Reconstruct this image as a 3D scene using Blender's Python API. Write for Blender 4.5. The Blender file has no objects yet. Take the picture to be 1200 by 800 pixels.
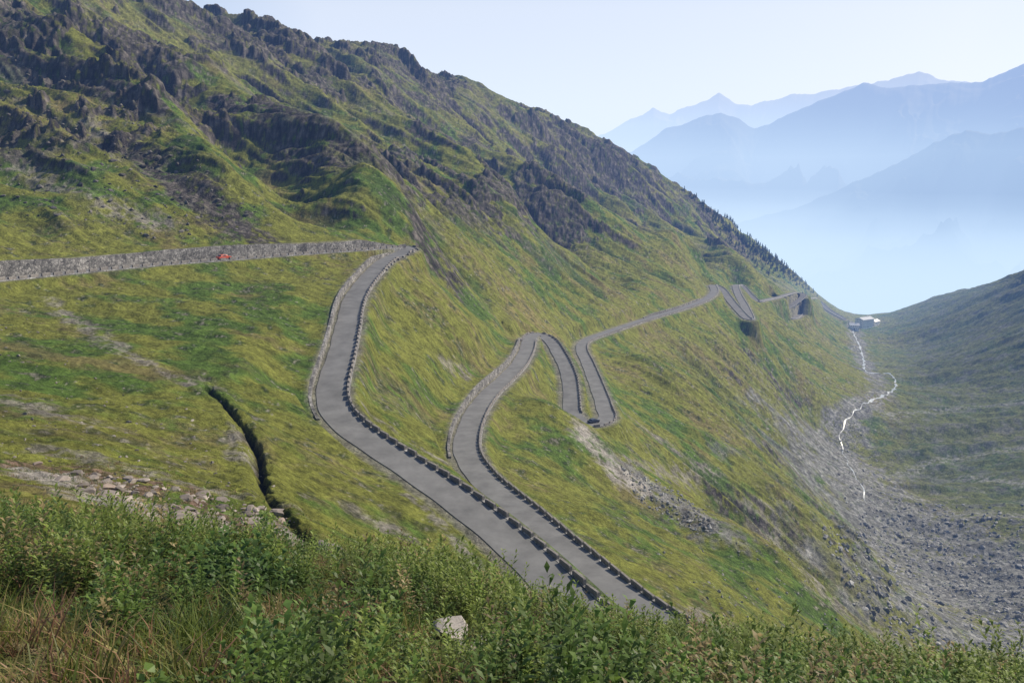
import bpy, math, random, time
import numpy as np
from mathutils import Vector
T0=time.time()
random.seed(7); rng=np.random.default_rng(11)
F=942.0; PIT=math.radians(12); cp=math.cos(PIT); sp=math.sin(PIT)
def ray(u,v):
    cx=(u-600)/F; cy=(400-v)/F
    return np.array([cx, cp+cy*sp, -sp+cy*cp])
def pt(u,v,Y):
    d=ray(u,v); return d*(Y/d[1])
def ptz(u,v,z):
    d=ray(u,v); return d*(z/d[2])
def sm(x,a,b):
    t=np.clip((x-a)/(b-a),0,1); return t*t*(3-2*t)

# ---------------------------------------------------------------- noise
_perm=rng.permutation(512).astype(np.int64)
_ang=rng.uniform(0,2*np.pi,512); _gx=np.cos(_ang).astype(np.float32); _gy=np.sin(_ang).astype(np.float32)
def perlin(x,y,seed=0):
    x=x+seed*17.31; y=y+seed*9.77
    xf=np.floor(x); yf=np.floor(y)
    xi=xf.astype(np.int64); yi=yf.astype(np.int64)
    fx=(x-xf).astype(np.float32); fy=(y-yf).astype(np.float32)
    def h(a,b): return _perm[(_perm[a&511]+b)&511]
    u=fx*fx*fx*(fx*(fx*6-15)+10); w=fy*fy*fy*(fy*(fy*6-15)+10)
    def g(a,b,dx,dy):
        k=h(a,b); return _gx[k]*dx+_gy[k]*dy
    n00=g(xi,yi,fx,fy); n10=g(xi+1,yi,fx-1,fy); n01=g(xi,yi+1,fx,fy-1); n11=g(xi+1,yi+1,fx-1,fy-1)
    a=n00+u*(n10-n00); b=n01+u*(n11-n01)
    return (a+w*(b-a))*1.45
def fbm(x,y,oct=4,seed=0,gain=.5):
    s=0;a=1;t=0
    for i in range(oct):
        s=s+a*perlin(x*2**i,y*2**i,seed+i*3); t+=a; a*=gain
    return s/t
def ridged(x,y,oct=4,seed=0,gain=.5):
    s=0;a=1;t=0
    for i in range(oct):
        s=s+a*(1-np.abs(perlin(x*2**i,y*2**i,seed+i*3))*2); t+=a; a*=gain
    return s/t

# ---------------------------------------------------------------- road centre line
RC=[(-160,342,-21.5),(0,327,-24),(100,317,None),(200,308,None),(270,303,None),(350,297,None),(410,293,None),(450,290,None),(472,288.5,-28),
 (479,291,None),(468,297,None),(450,306,None),(436,320,None),(420,340,None),(411,360,None),(407,380,None),(402,402,None),(396,425,None),(389,450,-42),
 (388,470,None),(399,490,None),(427,513,None),(475,545,None),(521,575,None),(570,612,None),(622,657,None),(665,700,-49.5),(715,745,None),(785,790,None),
 (860,815,-53.5),(893,806,None),(880,788,None),(835,764,None),(778,733,-56),(722,694,None),(664,646,None),(612,600,None),(567,562,None),(547,533,-62),(547,510,None),
 (556,485,None),(572,462,None),(592,443,None),(608,426,None),(617,409,None),(621,396,-74),(630,391,None),(642,397,None),(655,415,None),(666,440,None),(669,465,None),(672,486,None),
 (690,497,-84.5),(709,492,None),(707,476,None),(698,450,None),(688,425,None),(681,408,None),(686,399,-96),(715,388,None),(760,373,None),(800,361,None),(828,350,None),(837,341,-115),
 (836,334,None),(843,337,None),(858,355,None),(874,372,-127),(878,374,None),(874,362,None),(864,343,None),(863,334,-138),(868,334,None),(878,345,None),(888,353,-149),(893,352,None),(912,348,None),(936,343,-163),
 (941,345,None),(930,356,None),(914,365,-178),(910,369,None),(925,373,-184),(945,350,-196),(958,352,None),(972,364,None),(990,374,-232)]
uv=[(a,b) for a,b,c in RC]
anch=[i for i,(a,b,c) in enumerate(RC) if c is not None]
az_=np.array([RC[i][2] for i in anch],float)
z=np.interp(np.arange(len(RC)),anch,az_)
for it in range(12):
    P3=np.array([ptz(u,v,zz) for (u,v),zz in zip(uv,z)])
    s=np.concatenate([[0],np.cumsum(np.linalg.norm(np.diff(P3[:,:2],axis=0),axis=1))])
    z=.5*z+.5*np.interp(s,s[anch],az_)
P3=np.array([ptz(u,v,zz) for (u,v),zz in zip(uv,z)])
def catmull(P,step,smooth=2):
    P=np.asarray(P,float)
    Q=np.vstack([2*P[0]-P[1],P,2*P[-1]-P[-2]]); out=[]
    for i in range(1,len(Q)-2):
        p0,p1,p2,p3=Q[i-1],Q[i],Q[i+1],Q[i+2]
        def dd(a,b): return max(np.linalg.norm(a-b)**.5,1e-3)
        t0=0;t1=dd(p0,p1);t2=t1+dd(p1,p2);t3=t2+dd(p2,p3)
        for t in np.linspace(t1,t2,14,endpoint=False):
            A1=(t1-t)/(t1-t0)*p0+(t-t0)/(t1-t0)*p1
            A2=(t2-t)/(t2-t1)*p1+(t-t1)/(t2-t1)*p2
            A3=(t3-t)/(t3-t2)*p2+(t-t2)/(t3-t2)*p3
            B1=(t2-t)/(t2-t0)*A1+(t-t0)/(t2-t0)*A2
            B2=(t3-t)/(t3-t1)*A2+(t-t1)/(t3-t1)*A3
            out.append((t2-t)/(t2-t1)*B1+(t-t1)/(t2-t1)*B2)
    out.append(P[-1]); out=np.array(out)
    s=np.concatenate([[0],np.cumsum(np.linalg.norm(np.diff(out,axis=0),axis=1))])
    n=max(3,int(s[-1]/step)); ss=np.linspace(0,s[-1],n)
    R=np.stack([np.interp(ss,s,out[:,k]) for k in range(3)],1)
    for _ in range(smooth):
        R[1:-1]=.25*R[:-2]+.5*R[1:-1]+.25*R[2:]
    return R
ROAD=catmull(P3,1.5,5)
def ridx(k): return int(np.argmin(np.linalg.norm(ROAD-P3[k],axis=1)))
HW=2.85
HWR=HW*(1+.30*sm(np.hypot(ROAD[:,0],ROAD[:,1]),620,820))

# ---------------------------------------------------------------- terrain control points (surveyed as image ray + depth)
CPT=[(0,300,198),(0,200,270),(0,100,360),(0,0,480),(-200,300,150),(-200,200,210),(-200,100,290),(-200,0,380),
 (150,270,250),(150,180,330),(150,100,440),(150,30,580),(300,270,275),(300,200,370),(300,130,520),(330,80,720),
 (420,265,320),(420,200,480),(400,140,650),(420,90,850),(480,270,340),(500,220,520),(500,150,800),(540,290,400),
 (600,190,860),(600,300,480),(650,330,520),(560,350,360),(600,250,640),(700,240,830),(700,300,640),(750,320,690),(560,150,1050),(640,170,1150),
 (760,280,850),(780,260,1100),(700,205,1200),(830,300,1150),(860,310,1200),(900,330,1280),(940,345,1330),(800,235,1350),(860,280,1380),
 (550,400,262),(520,440,215),(500,500,165),(480,420,215),(460,370,240),(470,470,180),(520,340,320),
 (640,470,235),(620,540,185),(650,560,182),(700,600,158),(620,500,215),(730,640,145),(760,680,120),
 (760,420,430),(760,480,340),(780,560,260),(800,620,200),(850,620,200),(850,700,132),(900,550,370),(850,480,440),(850,400,600),
 (900,400,760),(900,440,640),(950,450,700),(950,500,650),(950,400,930),(930,390,960),(970,400,1050),
 (980,520,645),(1040,450,862),(1000,385,1250),(1010,400,1160),(1100,700,378),(1050,650,435),(1000,560,520),(1000,640,370),(1000,740,230),
 (950,700,185),(950,600,330),(900,640,215),(950,770,140),(1100,780,272),(1100,600,500),(1100,520,660),(1100,450,880),(1120,400,1080),
 (1200,320,1250),(1200,360,1050),(1200,400,900),(1200,450,800),(1200,520,640),(1200,600,495),(1200,700,375),(1200,780,300),
 (1100,347,1350),(1100,375,1200),(1050,363,1400),(1030,372,1350),(1350,250,1250),(1350,330,950),(1350,420,760),(1350,600,470),(1350,750,310),
 (0,365,158),(0,400,130),(0,450,100),(0,500,75),(0,540,55),(0,565,38),(0,590,20),(0,650,9),(0,800,3.5),
 (-200,420,100),(-200,520,50),(-200,600,18),(-200,750,4.5),
 (200,350,195),(200,420,140),(200,500,95),(200,560,62),(200,600,40),(200,650,14),(200,720,7),(200,800,4),
 (350,330,235),(350,380,190),(330,440,143),(320,520,102),(350,600,70),(400,640,52),(400,673,14),(400,800,4.2),
 (430,560,112),(500,625,92),(560,675,84),(520,692,62),
 (600,720,13),(600,800,5.5),(800,773,13),(800,820,7),(1000,800,12.5),(1200,816,12),(1200,900,6),(1400,815,12),(1000,900,5),(600,1000,2.2),(0,1000,1.8),(1100,1000,3),
 (-200,1000,1.8)]
X=[pt(u,v,Y) for u,v,Y in CPT]
def rawp(u,Y,t):
    return np.array([(u-600)/F*Y*1.05,Y,t*Y])
for u,Y,t in [(400,28,-.56),(600,25,-.63),(800,25,-.71),(1000,25,-.77),(1200,25,-.79),(600,50,-.63),(800,50,-.72),(1000,50,-.79),(1200,55,-.87),(1000,100,-.78),
              (1200,150,-.80),(1400,60,-.86),(1400,150,-.8),
              (700,980,-.085),(640,1000,-.02),(600,980,.015),(1000,1700,-.22),(1100,1700,-.2),(1200,1600,-.19),(1350,1700,-.18),(1000,2500,-.3),(1200,2500,-.3),(1350,2500,-.3),
              (1000,3600,-.3),(1300,3600,-.3),(700,3600,-.25),(400,3600,-.15),(100,3000,-.1),(-100,2500,-.05)]:
    X.append(rawp(u,Y,t))
RIDGE=[(980,362,1430),(960,345,1460),(930,316,1480),(900,290,1500),(830,243,1500),(760,198,1450),(700,161,1400),(620,128,1300),(560,101,1200),(490,71,1100),(440,50,1050),
       (380,51,1000),(330,44,900),(270,27,850),(210,4,800),(150,-30,760),(50,-80,700),(-100,-150,620),(-250,-200,560)]
for u,v,Y in RIDGE:
    p=pt(u,v,Y); X.append(p)
    X.append(np.array([p[0]*1.15,p[1]*1.15,p[2]*1.15-.05*Y]))
    X.append(np.array([p[0]*1.6,p[1]*1.6,p[2]*1.6-.22*Y]))
k=0
while k<len(ROAD):
    X.append(ROAD[k]); r=np.hypot(*ROAD[k][:2]); k+=int(max(8,r/14)/1.5)
X=np.array(X)
cr=np.hypot(X[:,0],X[:,1]); ct=np.arctan2(X[:,0],X[:,1]); cl=np.log(cr); cz=X[:,2]/cr
n=len(X)
def U(d2): return .5*d2*np.log(d2+1e-12)
K=U((ct[:,None]-ct[None])**2+(cl[:,None]-cl[None])**2)+np.eye(n)*4e-4
A=np.zeros((n+3,n+3)); A[:n,:n]=K; A[:n,n]=1;A[:n,n+1]=ct;A[:n,n+2]=cl;A[n:,:n]=A[:n,n:].T
W=np.linalg.solve(A,np.concatenate([cz,[0,0,0]]))
TH=np.linspace(math.radians(-45),math.radians(43),1300); NT=len(TH)
l_=math.log
LR=np.concatenate([np.linspace(l_(1.7),l_(30),270,endpoint=False),np.linspace(l_(30),l_(150),380,endpoint=False),np.linspace(l_(150),l_(1550),880,endpoint=False),np.linspace(l_(1550),l_(3600),40)])
RR=np.exp(LR); NR=len(RR)
Wf=W.astype(np.float32)
Z=np.zeros((NR,NT),np.float32)
for i in range(0,NR,50):
    l=LR[i:i+50]; acc=(W[n]+W[n+1]*TH[None,:]+W[n+2]*l[:,None]).astype(np.float32)
    for j in range(n):
        d2=((TH-ct[j])**2)[None,:]+((l-cl[j])**2)[:,None]
        d2=d2.astype(np.float32)
        acc+=Wf[j]*.5*d2*np.log(d2+1e-12)
    Z[i:i+50]=acc
Z=Z.astype(np.float64)*RR[:,None]
GX=RR[:,None]*np.sin(TH)[None]; GY=RR[:,None]*np.cos(TH)[None]; GR=np.repeat(RR[:,None],NT,1)
print('tps',time.time()-T0)
def hit(u,v,Zg=None):
    Zg=Z if Zg is None else Zg
    d=ray(u,v); th=math.atan2(d[0],d[1]); t=d[2]/math.hypot(d[0],d[1])
    j=int(np.clip(round((th-TH[0])/(TH[1]-TH[0])),0,NT-1))
    el=Zg[:,j]/RR
    i0=int(np.searchsorted(RR,3.0))
    w=np.nonzero(el[i0:]>=t)[0]
    i=i0+int(w[0]) if len(w) else NR-2
    return np.array([GX[i,j],GY[i,j],Zg[i,j]])
def coarse_dist(poly,st=5):
    gx=GX[::st,::st]; gy=GY[::st,::st]; D=np.full(gx.shape,1e9)
    for p in poly: D=np.minimum(D,(gx-p[0])**2+(gy-p[1])**2)
    D=np.sqrt(D)
    ii=np.arange(NR)/st; jj=np.arange(NT)/st
    i0=np.minimum(ii.astype(int),D.shape[0]-2); fi=np.clip(ii-i0,0,1); j0=np.minimum(jj.astype(int),D.shape[1]-2); fj=np.clip(jj-j0,0,1)
    Dr=D[i0]*(1-fi)[:,None]+D[i0+1]*fi[:,None]
    return Dr[:,j0]*(1-fj)[None]+Dr[:,j0+1]*fj[None]
def seg_dist(poly,Dfun):
    dist=np.full((NR,NT),1e6); zz=np.zeros((NR,NT)); side=np.zeros((NR,NT)); idx=np.zeros((NR,NT),np.int32)
    dth=TH[1]-TH[0]
    for k in range(len(poly)-1):
        a=poly[k];b=poly[k+1]; m=.5*(a+b); r=math.hypot(m[0],m[1]); th=math.atan2(m[0],m[1]); D=Dfun(r)
        wj=int(D/r/dth)+3; j=int((th-TH[0])/dth)
        i0=max(0,int(np.searchsorted(RR,max(1.7,r-D-2)))-1); i1=min(NR,int(np.searchsorted(RR,r+D+2))+1)
        j0,j1=max(0,j-wj),min(NT,j+wj+1)
        if j0>=j1 or i0>=i1: continue
        x=GX[i0:i1,j0:j1]-a[0]; y=GY[i0:i1,j0:j1]-a[1]; dx,dy=b[0]-a[0],b[1]-a[1]; L2=dx*dx+dy*dy+1e-9
        t=np.clip((x*dx+y*dy)/L2,0,1); ex=x-t*dx; ey=y-t*dy; d=np.sqrt(ex*ex+ey*ey)
        s=dist[i0:i1,j0:j1]; mk=d<s
        s[mk]=d[mk]; zz[i0:i1,j0:j1][mk]=(a[2]+t*(b[2]-a[2]))[mk]; side[i0:i1,j0:j1][mk]=np.sign(ex*(-dy)+ey*dx)[mk]; idx[i0:i1,j0:j1][mk]=k
    return dist,zz,side,idx
def path(pts,step=1.5): return catmull([hit(u,v) for u,v in pts],step,1)

# ---------------------------------------------------------------- relief
Zb=Z.copy()
dR=coarse_dist(ROAD[::4])
C_=.24*GX+.97*GY; D_=.97*GX-.24*GY
wx=fbm(GX/140,GY/140,3,5)*40
M=sm(dR,10,140)*sm(Z,-225,-110)*sm(GR,130,380)
M2=sm(dR,6,45)*sm(Z,-222,-150)*sm(GR,130,300)
gul=ridged((C_+wx)/120,(D_)/360,4,2)
gul2=ridged((C_+wx*.6+.15*D_)/34,(D_)/210,4,8)
add=M*26*(gul-.55)+M2*7.5*(gul2-.5)
for pts,h,wd in [([(560,140),(620,182),(700,232),(760,278),(828,332)],32,34),([(575,200),(650,262),(720,318)],-18,30),
                 ([(250,108),(330,160),(400,205),(455,262)],16,22),([(330,50),(400,105),(450,140),(540,210),(600,270)],18,30),
                 ([(470,120),(540,165),(600,215),(640,260)],-14,26),([(60,60),(130,110),(200,170),(290,250)],10,20),([(120,60),(200,110),(270,170),(360,255)],-9,18),
                 ([(640,150),(720,205),(800,262),(870,320)],20,30),([(660,190),(740,245),(800,290)],-18,30),([(0,120),(80,200),(150,270)],7,14),
                 ([(380,60),(430,110),(500,160)],-14,22),([(560,115),(640,160),(700,200)],14,22)]:
    pp=path(pts,14); d,_,_,_=seg_dist(pp,lambda r:wd*2.6)
    dn_=d+wd*.5*fbm(GX/wd/1.4,GY/wd/1.4,3,17)
    add+=h*np.exp(-(np.maximum(dn_,0)/wd)**2)*sm(dR,8,60)
Z+=add
rk=ridged((C_+wx*.7)/52,(D_+wx)/56,5,40,.6)
band=fbm(C_/260,D_/110,3,61)
rmask=sm(rk+.8*band+.15*(gul-.5),.60,.80)*sm(M,.15,.8)
blk=np.abs(fbm(GX/16,GY/16,4,70)); blk2=ridged(GX/7,GY/7,3,74)
Z+=rmask*M*(6.5*blk+1.4*blk2+2.2)
Z+=M*4*fbm(GX/45,GY/45,4,21)
near=sm(dR,3,18)
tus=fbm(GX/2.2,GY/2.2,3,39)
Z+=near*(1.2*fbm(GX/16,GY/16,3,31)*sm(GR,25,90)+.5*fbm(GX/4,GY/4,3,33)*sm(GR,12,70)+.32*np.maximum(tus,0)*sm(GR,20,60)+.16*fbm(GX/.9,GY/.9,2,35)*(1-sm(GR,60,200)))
valley=1-sm(Z,-226,-190)
Z+=valley*near*sm(GR,250,350)*(2.2*fbm(GX/25,GY/25,4,81))
rh=sm(GX/GY,.42,.55)*sm(GR,380,600)
Z+=rh*(9*(ridged(GX/200+.2*wx/40,GY/55,4,90)-.5))

# ---------------------------------------------------------------- road benches
tv=np.gradient(ROAD[:,:2],axis=0); tv/=np.linalg.norm(tv,axis=1)[:,None]
nl=np.stack([-tv[:,1],tv[:,0]],1)
uphill=np.sign(nl@np.array([-.97,.24]))
from_idx=[(0,ridx(8),3.4),(ridx(10),ridx(20),1.7),(ridx(39)-12,ridx(45),2.0),(ridx(60),ridx(62),1.2)]
wallh=np.zeros(len(ROAD))
for a,b,h in from_idx:
    for q in range(a,b): wallh[q]=h*min(1,(q-a+1)/12,(b-q)/12)
    if a==0: wallh[:10]=h
dist,rz,side,idx=seg_dist(ROAD,lambda r:16+.018*r)
side_up=side*uphill[idx]>0
wh=wallh[idx]*side_up
flat=3.7+.0036*GR; B=3.0+.004*GR+.010*np.maximum(GR-550,0)
low=rz-.05-.0006*GR
w=1-sm(dist,flat,flat+B)
Zn=Z*(1-w)+low*w
ww=sm(dist,HW+.9,HW+1.5); bl=1-sm(dist,HW+1.5,HW+13)
Zw=np.where(dist<HW+.9,low,low+ww*wh*.97)
Zw=np.where(dist>HW+1.5,Z*(1-bl)+(low+wh*.97)*bl,Zw)
usew=(wh>.3)&(dist<HW+13)
Z=np.where(usew,Zw,Zn)
print('road',time.time()-T0)

# ---------------------------------------------------------------- ditch, patches
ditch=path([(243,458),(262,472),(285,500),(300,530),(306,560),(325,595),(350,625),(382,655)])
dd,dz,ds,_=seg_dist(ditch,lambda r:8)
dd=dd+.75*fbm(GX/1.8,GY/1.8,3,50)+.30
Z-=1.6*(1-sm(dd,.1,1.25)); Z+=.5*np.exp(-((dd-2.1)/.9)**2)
streamp=path([(998,380),(1001,392),(1005,402),(1012,420),(1018,437),(1040,437),(1049,453),(1035,464),(1018,470)],4)
stream2=path([(1018,470),(1006,480),(990,495),(984,512),(988,530),(996,548),(1008,566),(1016,590)],4)
bed=path([(998,382),(1012,425),(1030,460),(988,500),(984,530),(1006,565),(1050,610),(1110,650),(1170,690),(1260,735)],12)
dbed=coarse_dist(bed)
bedw=13+98*sm(1200-GY,480,900)

lines=[([(60,352),(120,395),(180,430),(240,452)],2.6,0),([(0,465),(60,485),(130,500)],2.8,0),([(60,530),(150,547),(230,570),(330,590)],2.6,0),([(0,540),(90,552),(200,592),(300,618)],4.8,4),
 ([(30,548),(100,572),(180,605),(250,615),(320,630),(372,648)],2.5,1),([(518,425),(550,440)],2.5,0),([(684,505),(700,530),(722,556),(745,570)],6.0,1),([(725,545),(780,582),(842,622)],8,2),([(720,540),(770,575),(830,610)],5,0),
 ([(480,580),(540,640),(565,672)],1.2,0),([(275,500),(285,540)],1.5,0),([(150,160),(200,210),(260,250),(310,285)],9,2),([(20,190),(100,225),(180,262)],6,0),([(255,112),(330,165),(400,195)],10,2),
 ([(0,60),(90,90),(160,110)],9,2),([(100,140),(170,190),(230,240)],6,0),
 ([(1010,551),(1100,541),(1210,525)],9,3),([(1040,487),(1120,478),(1210,466)],10,3),([(1090,603),(1210,607)],8,3),([(1130,560),(1210,570)],10,3),([(780,705),(830,722),(860,738)],2.5,0),
 ([(900,620),(960,690),(1040,740)],8,0),([(560,620),(600,680)],1.2,0),([(420,600),(470,625)],2,0),([(480,110),(520,125)],16,2),([(430,100),(470,120)],12,2),([(620,190),(660,200)],12,2),([(490,155),(560,165)],12,2),
 ([(740,540),(800,560),(900,600)],4,0),([(60,75),(110,90)],7,2),([(100,85),(190,130)],6,2),([(420,60),(470,80),(520,100)],12,2),([(200,15),(260,35),(320,50)],10,2),([(300,120),(370,150),(420,175)],9,2),([(640,180),(720,225)],9,2),
 ([(720,470),(780,520),(850,560)],3,0),([(430,480),(520,540)],1.6,0)]
screeM=np.zeros_like(Z); rockM=rmask*.95; lightM=np.zeros_like(Z); paleM=np.zeros_like(Z); soilM=np.zeros_like(Z); fanM=np.zeros_like(Z)
nf=fbm(GX/2.5,GY/2.5,3,101); nf2=fbm(GX/11,GY/11,3,105); nf3=fbm(GX/30,GY/30,4,107)
for pts,wd,kd in lines:
    pp=path(pts,3)
    d,_,_,_=seg_dist(pp,lambda r:wd*3)
    m=1-sm(d/wd+1.1*nf+.9*nf2+(.8*nf3 if wd>5 else 0),.35,1.25)
    if kd==0: screeM=np.maximum(screeM,m*.75)
    elif kd==1: lightM=np.maximum(lightM,m)
    elif kd==3: paleM=np.maximum(paleM,m)
    elif kd==4: soilM=np.maximum(soilM,m)
    elif wd==8: fanM=np.maximum(fanM,m)
    else: rockM=np.maximum(rockM,m)
gr=np.gradient(Z,axis=0)/np.gradient(RR)[:,None]; gt=np.gradient(Z,axis=1)/(GR*(TH[1]-TH[0]))
steep=np.sqrt(gr**2+gt**2)
# ---------------------------------------------------------------- colours
def lerp(a,b,t): return a*(1-t[...,None])+b*t[...,None]
def col(*c): return np.array(c)
n60=fbm(GX/70,GY/70,4,201); n12=fbm(GX/13,GY/13,4,205); n3=fbm(GX/3.2,GY/3.2,3,209); n1=fbm(GX/.8,GY/.8,2,213); n25=fbm(GX/28,GY/28,4,217)
Cc=np.zeros((NR,NT,3))+col(.205,.212,.042)
Cc=lerp(Cc,col(.105,.168,.030),sm(n12+.6*n60+.3*(gul2-.5)*-1,-.06,.30))
Cc=lerp(Cc,col(.27,.215,.090),sm(n12*.8-.6*n60+.5*n3,.08,.48)*.85)
Cc=lerp(Cc,col(.21,.155,.080),sm(n25+.4*n3,.14,.44)*.55)
Cc=lerp(Cc,col(.046,.080,.020),sm(n3+.6*n12,.16,.44)*.8*sm(GR,30,120))
Cc=lerp(Cc,col(.050,.080,.022),sm(.45-gul2+.4*n12,.05,.5)*M2*.65)
Cc=lerp(Cc,col(.29,.26,.21),sm(n1*.6+n3*.7+.4*n12,.33,.58)*.75*sm(GR,20,60))
upm=sm(Z,0,140)*sm(GR,400,850)
Cc=lerp(Cc,col(.18,.17,.075),upm*.5)
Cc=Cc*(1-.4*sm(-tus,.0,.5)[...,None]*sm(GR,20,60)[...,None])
scol=col(.28,.25,.215)[None,None]*(1+.5*nf[...,None]+.3*n1[...,None])
Cc=lerp(Cc,scol,np.clip(screeM,0,1)*sm(n3+.4*n1,-.35,.1))
tong=sm(ridged((C_+wx*.5)/48,D_/300,4,301)-.9*np.abs(fbm(C_/150,D_/120,3,303)),.42,.62)*M*sm(nf2+nf,-.4,.3)
Cc=lerp(Cc,col(.18,.160,.140),tong*.6)
Cc=lerp(Cc,col(.21,.14,.10)*(1+.6*n1[...,None]),np.clip(soilM,0,1)*sm(n3+.4*n1,-.4,0))
rc=lerp(np.zeros_like(Cc)+col(.056,.048,.043),col(.19,.165,.14),sm(nf+n3-.1+.6*(blk2-.5),-.3,.6))
rm=np.clip(np.maximum(rockM,sm(steep+.4*nf2,1.1,1.45)*sm(GR,120,250)*sm(dist,8,14)*sm(dR,10+.03*GR,14+.045*GR)),0,1)*sm(n3+nf+.2,-.5,.1)
Cc=lerp(Cc,rc,rm)
Cc=lerp(Cc,col(.24,.23,.21)*(1+.7*nf[...,None]),np.clip(fanM,0,1)*sm(n3+nf,-.5,0)*.9)
vs=(1-sm(dbed/bedw+.9*nf2+.4*nf+1.1*nf3,.55,1.3))*sm(GR,280,330)*sm(Zb,-262,-255 )
vs=np.clip(vs,0,1)
bedc=lerp(np.zeros_like(Cc)+col(.16,.157,.148),col(.37,.36,.34),sm(nf+.7*n12,-.2,.6))
Cc=lerp(Cc,bedc,vs*sm(n3+nf+.6+.8*n60,-.3,.4)*.93)
sp_=sm(n3*.9+n1*.4+nf*.5+.4*nf3,.24,.55)*(1-sm(Z,-190,-110))*sm(GR,150,300)
Cc=lerp(Cc,col(.27,.255,.225),sp_*.6)
Cc=lerp(Cc,col(.095,.115,.048),rh*.6*(1-vs))
Cc=lerp(Cc,col(.18,.175,.15),rh*sm(n12+.6*nf3+.4*n3,.0,.4)*.6)
Cc=lerp(Cc,col(.30,.29,.265),np.clip(paleM,0,1)*sm(n3+nf+nf2,-.3,.4)*.8)
Cc=lerp(Cc,col(.40,.36,.31)+.10*nf[...,None],np.clip(lightM,0,1)*sm(n3+nf,-.6,0))
Cc=lerp(Cc,col(.03,.025,.016),(1-sm(dd,.3,1.2))*.92)  # dark soil in the ditch, with its shade also put into the colour
vg=(1-sm(dist+.8*nf,3.5,4.7+.0045*GR))
Cc=lerp(Cc,col(.28,.26,.22),vg*.8)
nearv=(1-sm(GR,14,26))
Cc=lerp(Cc,lerp(np.zeros_like(Cc)+col(.08,.075,.03),col(.22,.145,.095),sm(n3+n1,-.2,.25)),nearv*.85)
Cc=np.clip(Cc*(1+.45*n1[...,None]+.3*nf[...,None]),.008,.6)
print('colour',time.time()-T0)

# ---------------------------------------------------------------- mesh helpers
def nodes(name):
    m=bpy.data.materials.new(name); m.use_nodes=True; nt=m.node_tree; nt.nodes.clear()
    return m,nt,nt.nodes.new('ShaderNodeOutputMaterial')
def N(nt,t,**kw):
    nd=nt.nodes.new(t)
    for k,v in kw.items():
        if k in nd.inputs: nd.inputs[k].default_value=v
        else: setattr(nd,k,v)
    return nd
def simple(name,colr,rough=.9,spec=.3,var=.25,scale=1.0,bump=0.,trans=0.,attr=None,metal=0):
    m,nt,out=nodes(name); L=nt.links
    b=N(nt,'ShaderNodeBsdfPrincipled',Roughness=rough); b.inputs['Specular IOR Level'].default_value=spec; b.inputs['Metallic'].default_value=metal
    tc=N(nt,'ShaderNodeTexCoord'); no=N(nt,'ShaderNodeTexNoise',Scale=scale,Detail=6.0,Roughness=.65)
    L.new(tc.outputs['Object'],no.inputs['Vector'])
    mr=N(nt,'ShaderNodeMapRange'); mr.inputs['From Min'].default_value=.25; mr.inputs['From Max'].default_value=.75
    mr.inputs['To Min'].default_value=1-var; mr.inputs['To Max'].default_value=1+var
    L.new(no.outputs['Fac'],mr.inputs['Value'])
    mx=N(nt,'ShaderNodeVectorMath',operation='SCALE')
    if attr:
        a=N(nt,'ShaderNodeAttribute',attribute_name=attr); L.new(a.outputs['Color'],mx.inputs[0])
    else: mx.inputs[0].default_value=colr
    L.new(mr.outputs['Result'],mx.inputs['Scale']); L.new(mx.outputs['Vector'],b.inputs['Base Color'])
    if bump:
        bp=N(nt,'ShaderNodeBump',Strength=1.0,Distance=bump); L.new(no.outputs['Fac'],bp.inputs['Height']); L.new(bp.outputs['Normal'],b.inputs['Normal'])
    if trans:
        tr=N(nt,'ShaderNodeBsdfTranslucent'); L.new(mx.outputs['Vector'],tr.inputs['Color'])
        ms=N(nt,'ShaderNodeMixShader',Fac=trans); L.new(b.outputs[0],ms.inputs[1]); L.new(tr.outputs[0],ms.inputs[2]); L.new(ms.outputs[0],out.inputs['Surface'])
    else: L.new(b.outputs[0],out.inputs['Surface'])
    return m
def mkmesh(name,V,Fa,mat,colors=None,smooth=False,parent=None):
    V=np.asarray(V,np.float32); Fa=np.asarray(Fa,np.int32); k=Fa.shape[1]
    me=bpy.data.meshes.new(name); me.vertices.add(len(V)); me.vertices.foreach_set('co',V.ravel())
    me.loops.add(Fa.size); me.loops.foreach_set('vertex_index',Fa.ravel())
    me.polygons.add(len(Fa)); me.polygons.foreach_set('loop_start',np.arange(0,Fa.size,k,dtype=np.int32))
    me.polygons.foreach_set('use_smooth',np.full(len(Fa),bool(smooth)))
    me.update(calc_edges=True)
    if colors is not None:
        a=me.color_attributes.new('col','FLOAT_COLOR','POINT')
        c=np.ones((len(V),4),np.float32); c[:,:3]=colors; a.data.foreach_set('color',c.ravel())
    me.materials.append(mat)
    o=bpy.data.objects.new(name,me); bpy.context.scene.collection.objects.link(o)
    if parent: o.parent=parent
    return o
def gridfaces(nr,nc):
    i=np.arange(nr-1)[:,None]*nc+np.arange(nc-1)[None]
    return np.stack([i,i+1,i+nc+1,i+nc],-1).reshape(-1,4)

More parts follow.
